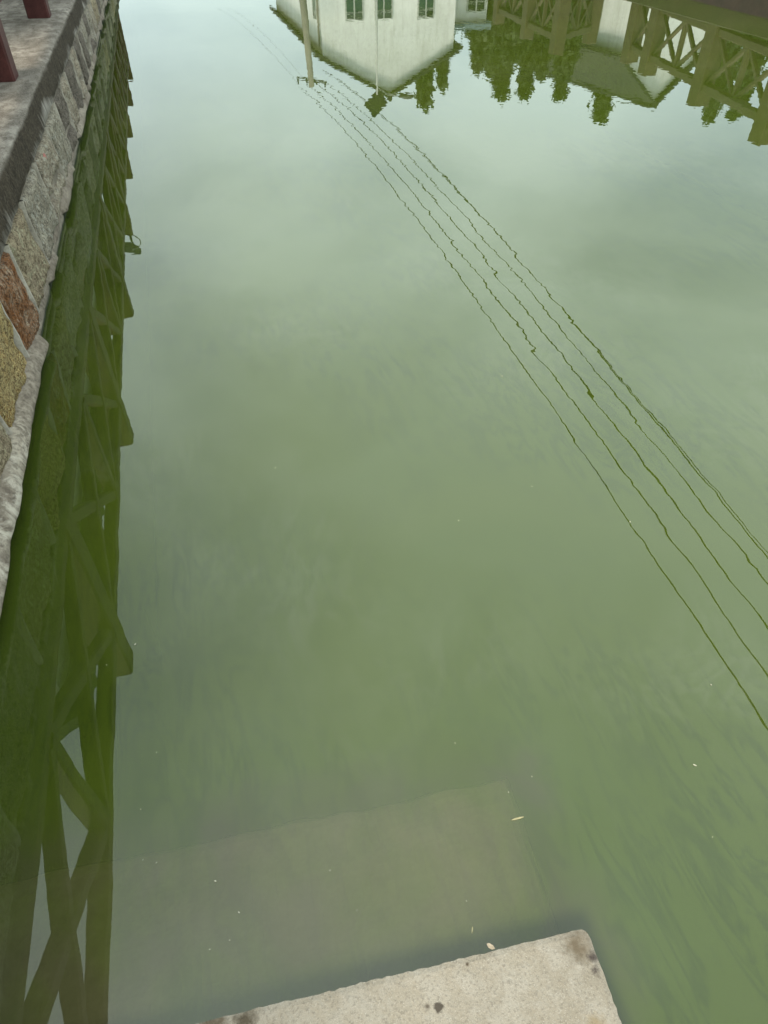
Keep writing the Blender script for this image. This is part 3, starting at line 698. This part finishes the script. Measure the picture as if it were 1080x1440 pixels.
for i in range(6):
    a = i * 1.05; stem.tube([(0, 0, 0), (.15 * math.cos(a), .15 * math.sin(a), .8), (.4 * math.cos(a), .4 * math.sin(a), 1.9)], [.03, .022, .008], 5)
stm = bpy.data.meshes.new('stem'); stm.from_pydata(stem.v, [], stem.f); stm.materials.append(M['trunk']); stm.update()
def shrub(w_, s_, sc, i, label, group):
    t = thing('shrub', label, 'shrub', Q(w_, s_, .6), random.uniform(0, 6), group); t.scale = (sc, sc, sc)
    for nm, m_ in (('stem', stm), ('foliage', sm[i % 2])): put(bpy.data.objects.new(nm, m_), t)
for i in range(6): shrub(-2.15 - .2 * random.random(), -.9 + 1.15 * i, random.uniform(.70, .80), i, 'leafy green shrub in the hedge behind the red quay railing', 'hedge shrubs behind the quay railing')
for i in range(5): shrub(11.9 + .5 * random.random(), 6.0 + 1.5 * i, random.uniform(.35, .5), i, 'leafy green shrub on the bank behind the brown walkway railing', 'shrubs behind the walkway railing')

# ------------------------------------------------------------------ small floating things
def water_pt(u, v, z=0.0):
    p_ = R(43.768); f = 950; d = Vector((0, math.cos(p_), -math.sin(p_))) + Vector((1, 0, 0)) * ((u - 540) / f) + Vector((0, math.sin(p_), math.cos(p_))) * ((720 - v) / f)
    return Vector((0, 0, 1.7)) + d * ((1.7 - z) / -d.z)
def flake(name, loc, L, Wd, th, rz, m, label, cat, group=None, curl=.15):
    n = 7; V = []; F = []
    for i in range(n):
        t_ = -1 + 2 * i / (n - 1); w_ = Wd * (1 - abs(t_) ** 2.2) * (1 + .3 * nz(i * 1.3, loc[0] * 9, loc[1] * 7)) + L * .03; z = curl * L * t_ * t_
        V += [(t_ * L, -w_, z + th), (t_ * L, w_, z + th * 1.2), (t_ * L, w_, z - th), (t_ * L, -w_, z - th)]
    for i in range(n - 1):
        for j in range(4): F.append((i * 4 + j, i * 4 + (j + 1) % 4, i * 4 + 4 + (j + 1) % 4, i * 4 + 4 + j))
    F += [(3, 2, 1, 0), (n * 4 - 4, n * 4 - 3, n * 4 - 2, n * 4 - 1)]
    F = [f[::-1] for f in F]
    return tag(obj(name, V, F, m, None, loc, rz), label, cat, group)
for u, v, L in [(387, 658, .004), (645, 732, .004), (706, 529, .006), (748, 684, .004), (977, 1076, .008), (1000, 963, .004), (715, 1114, .003), (886, 734, .007), (748, 1092, .003), (303, 1239, .005), (336, 1283, .004),
                (295, 1335, .003), (220, 1213, .004), (201, 1209, .003), (220, 1058, .003), (464, 1224, .003), (656, 1267, .003), (640, 1045, .003), (1002, 1177, .003), (198, 1138, .002), (323, 1322, .003), (190, 906, .006), (502, 1280, .003), (150, 935, .003)]:
    flake('floating_speck', water_pt(u, v, .0008), L * .62, L * random.uniform(.15, .32), .0006, random.uniform(0, 3), 'speck', 'tiny pale speck of debris floating on the green water', 'debris', 'specks floating on the water')
flake('floating_straw', water_pt(728, 1151, .001), .016, .0016, .0012, R(14), 'straw', 'short yellowish straw floating beyond the concrete step', 'straw', None, 0)
flake('floating_twig', water_pt(664, 1308, .001), .007, .001, .001, R(78), 'straw', 'tiny brown twig floating close to the concrete step', 'twig', None, 0)
flake('dry_leaf', water_pt(690, 1331, .124), .009, .004, .0006, R(150), 'dry_leaf', 'small dry pale leaf caught on the edge of the concrete step', 'leaf', None, .3)
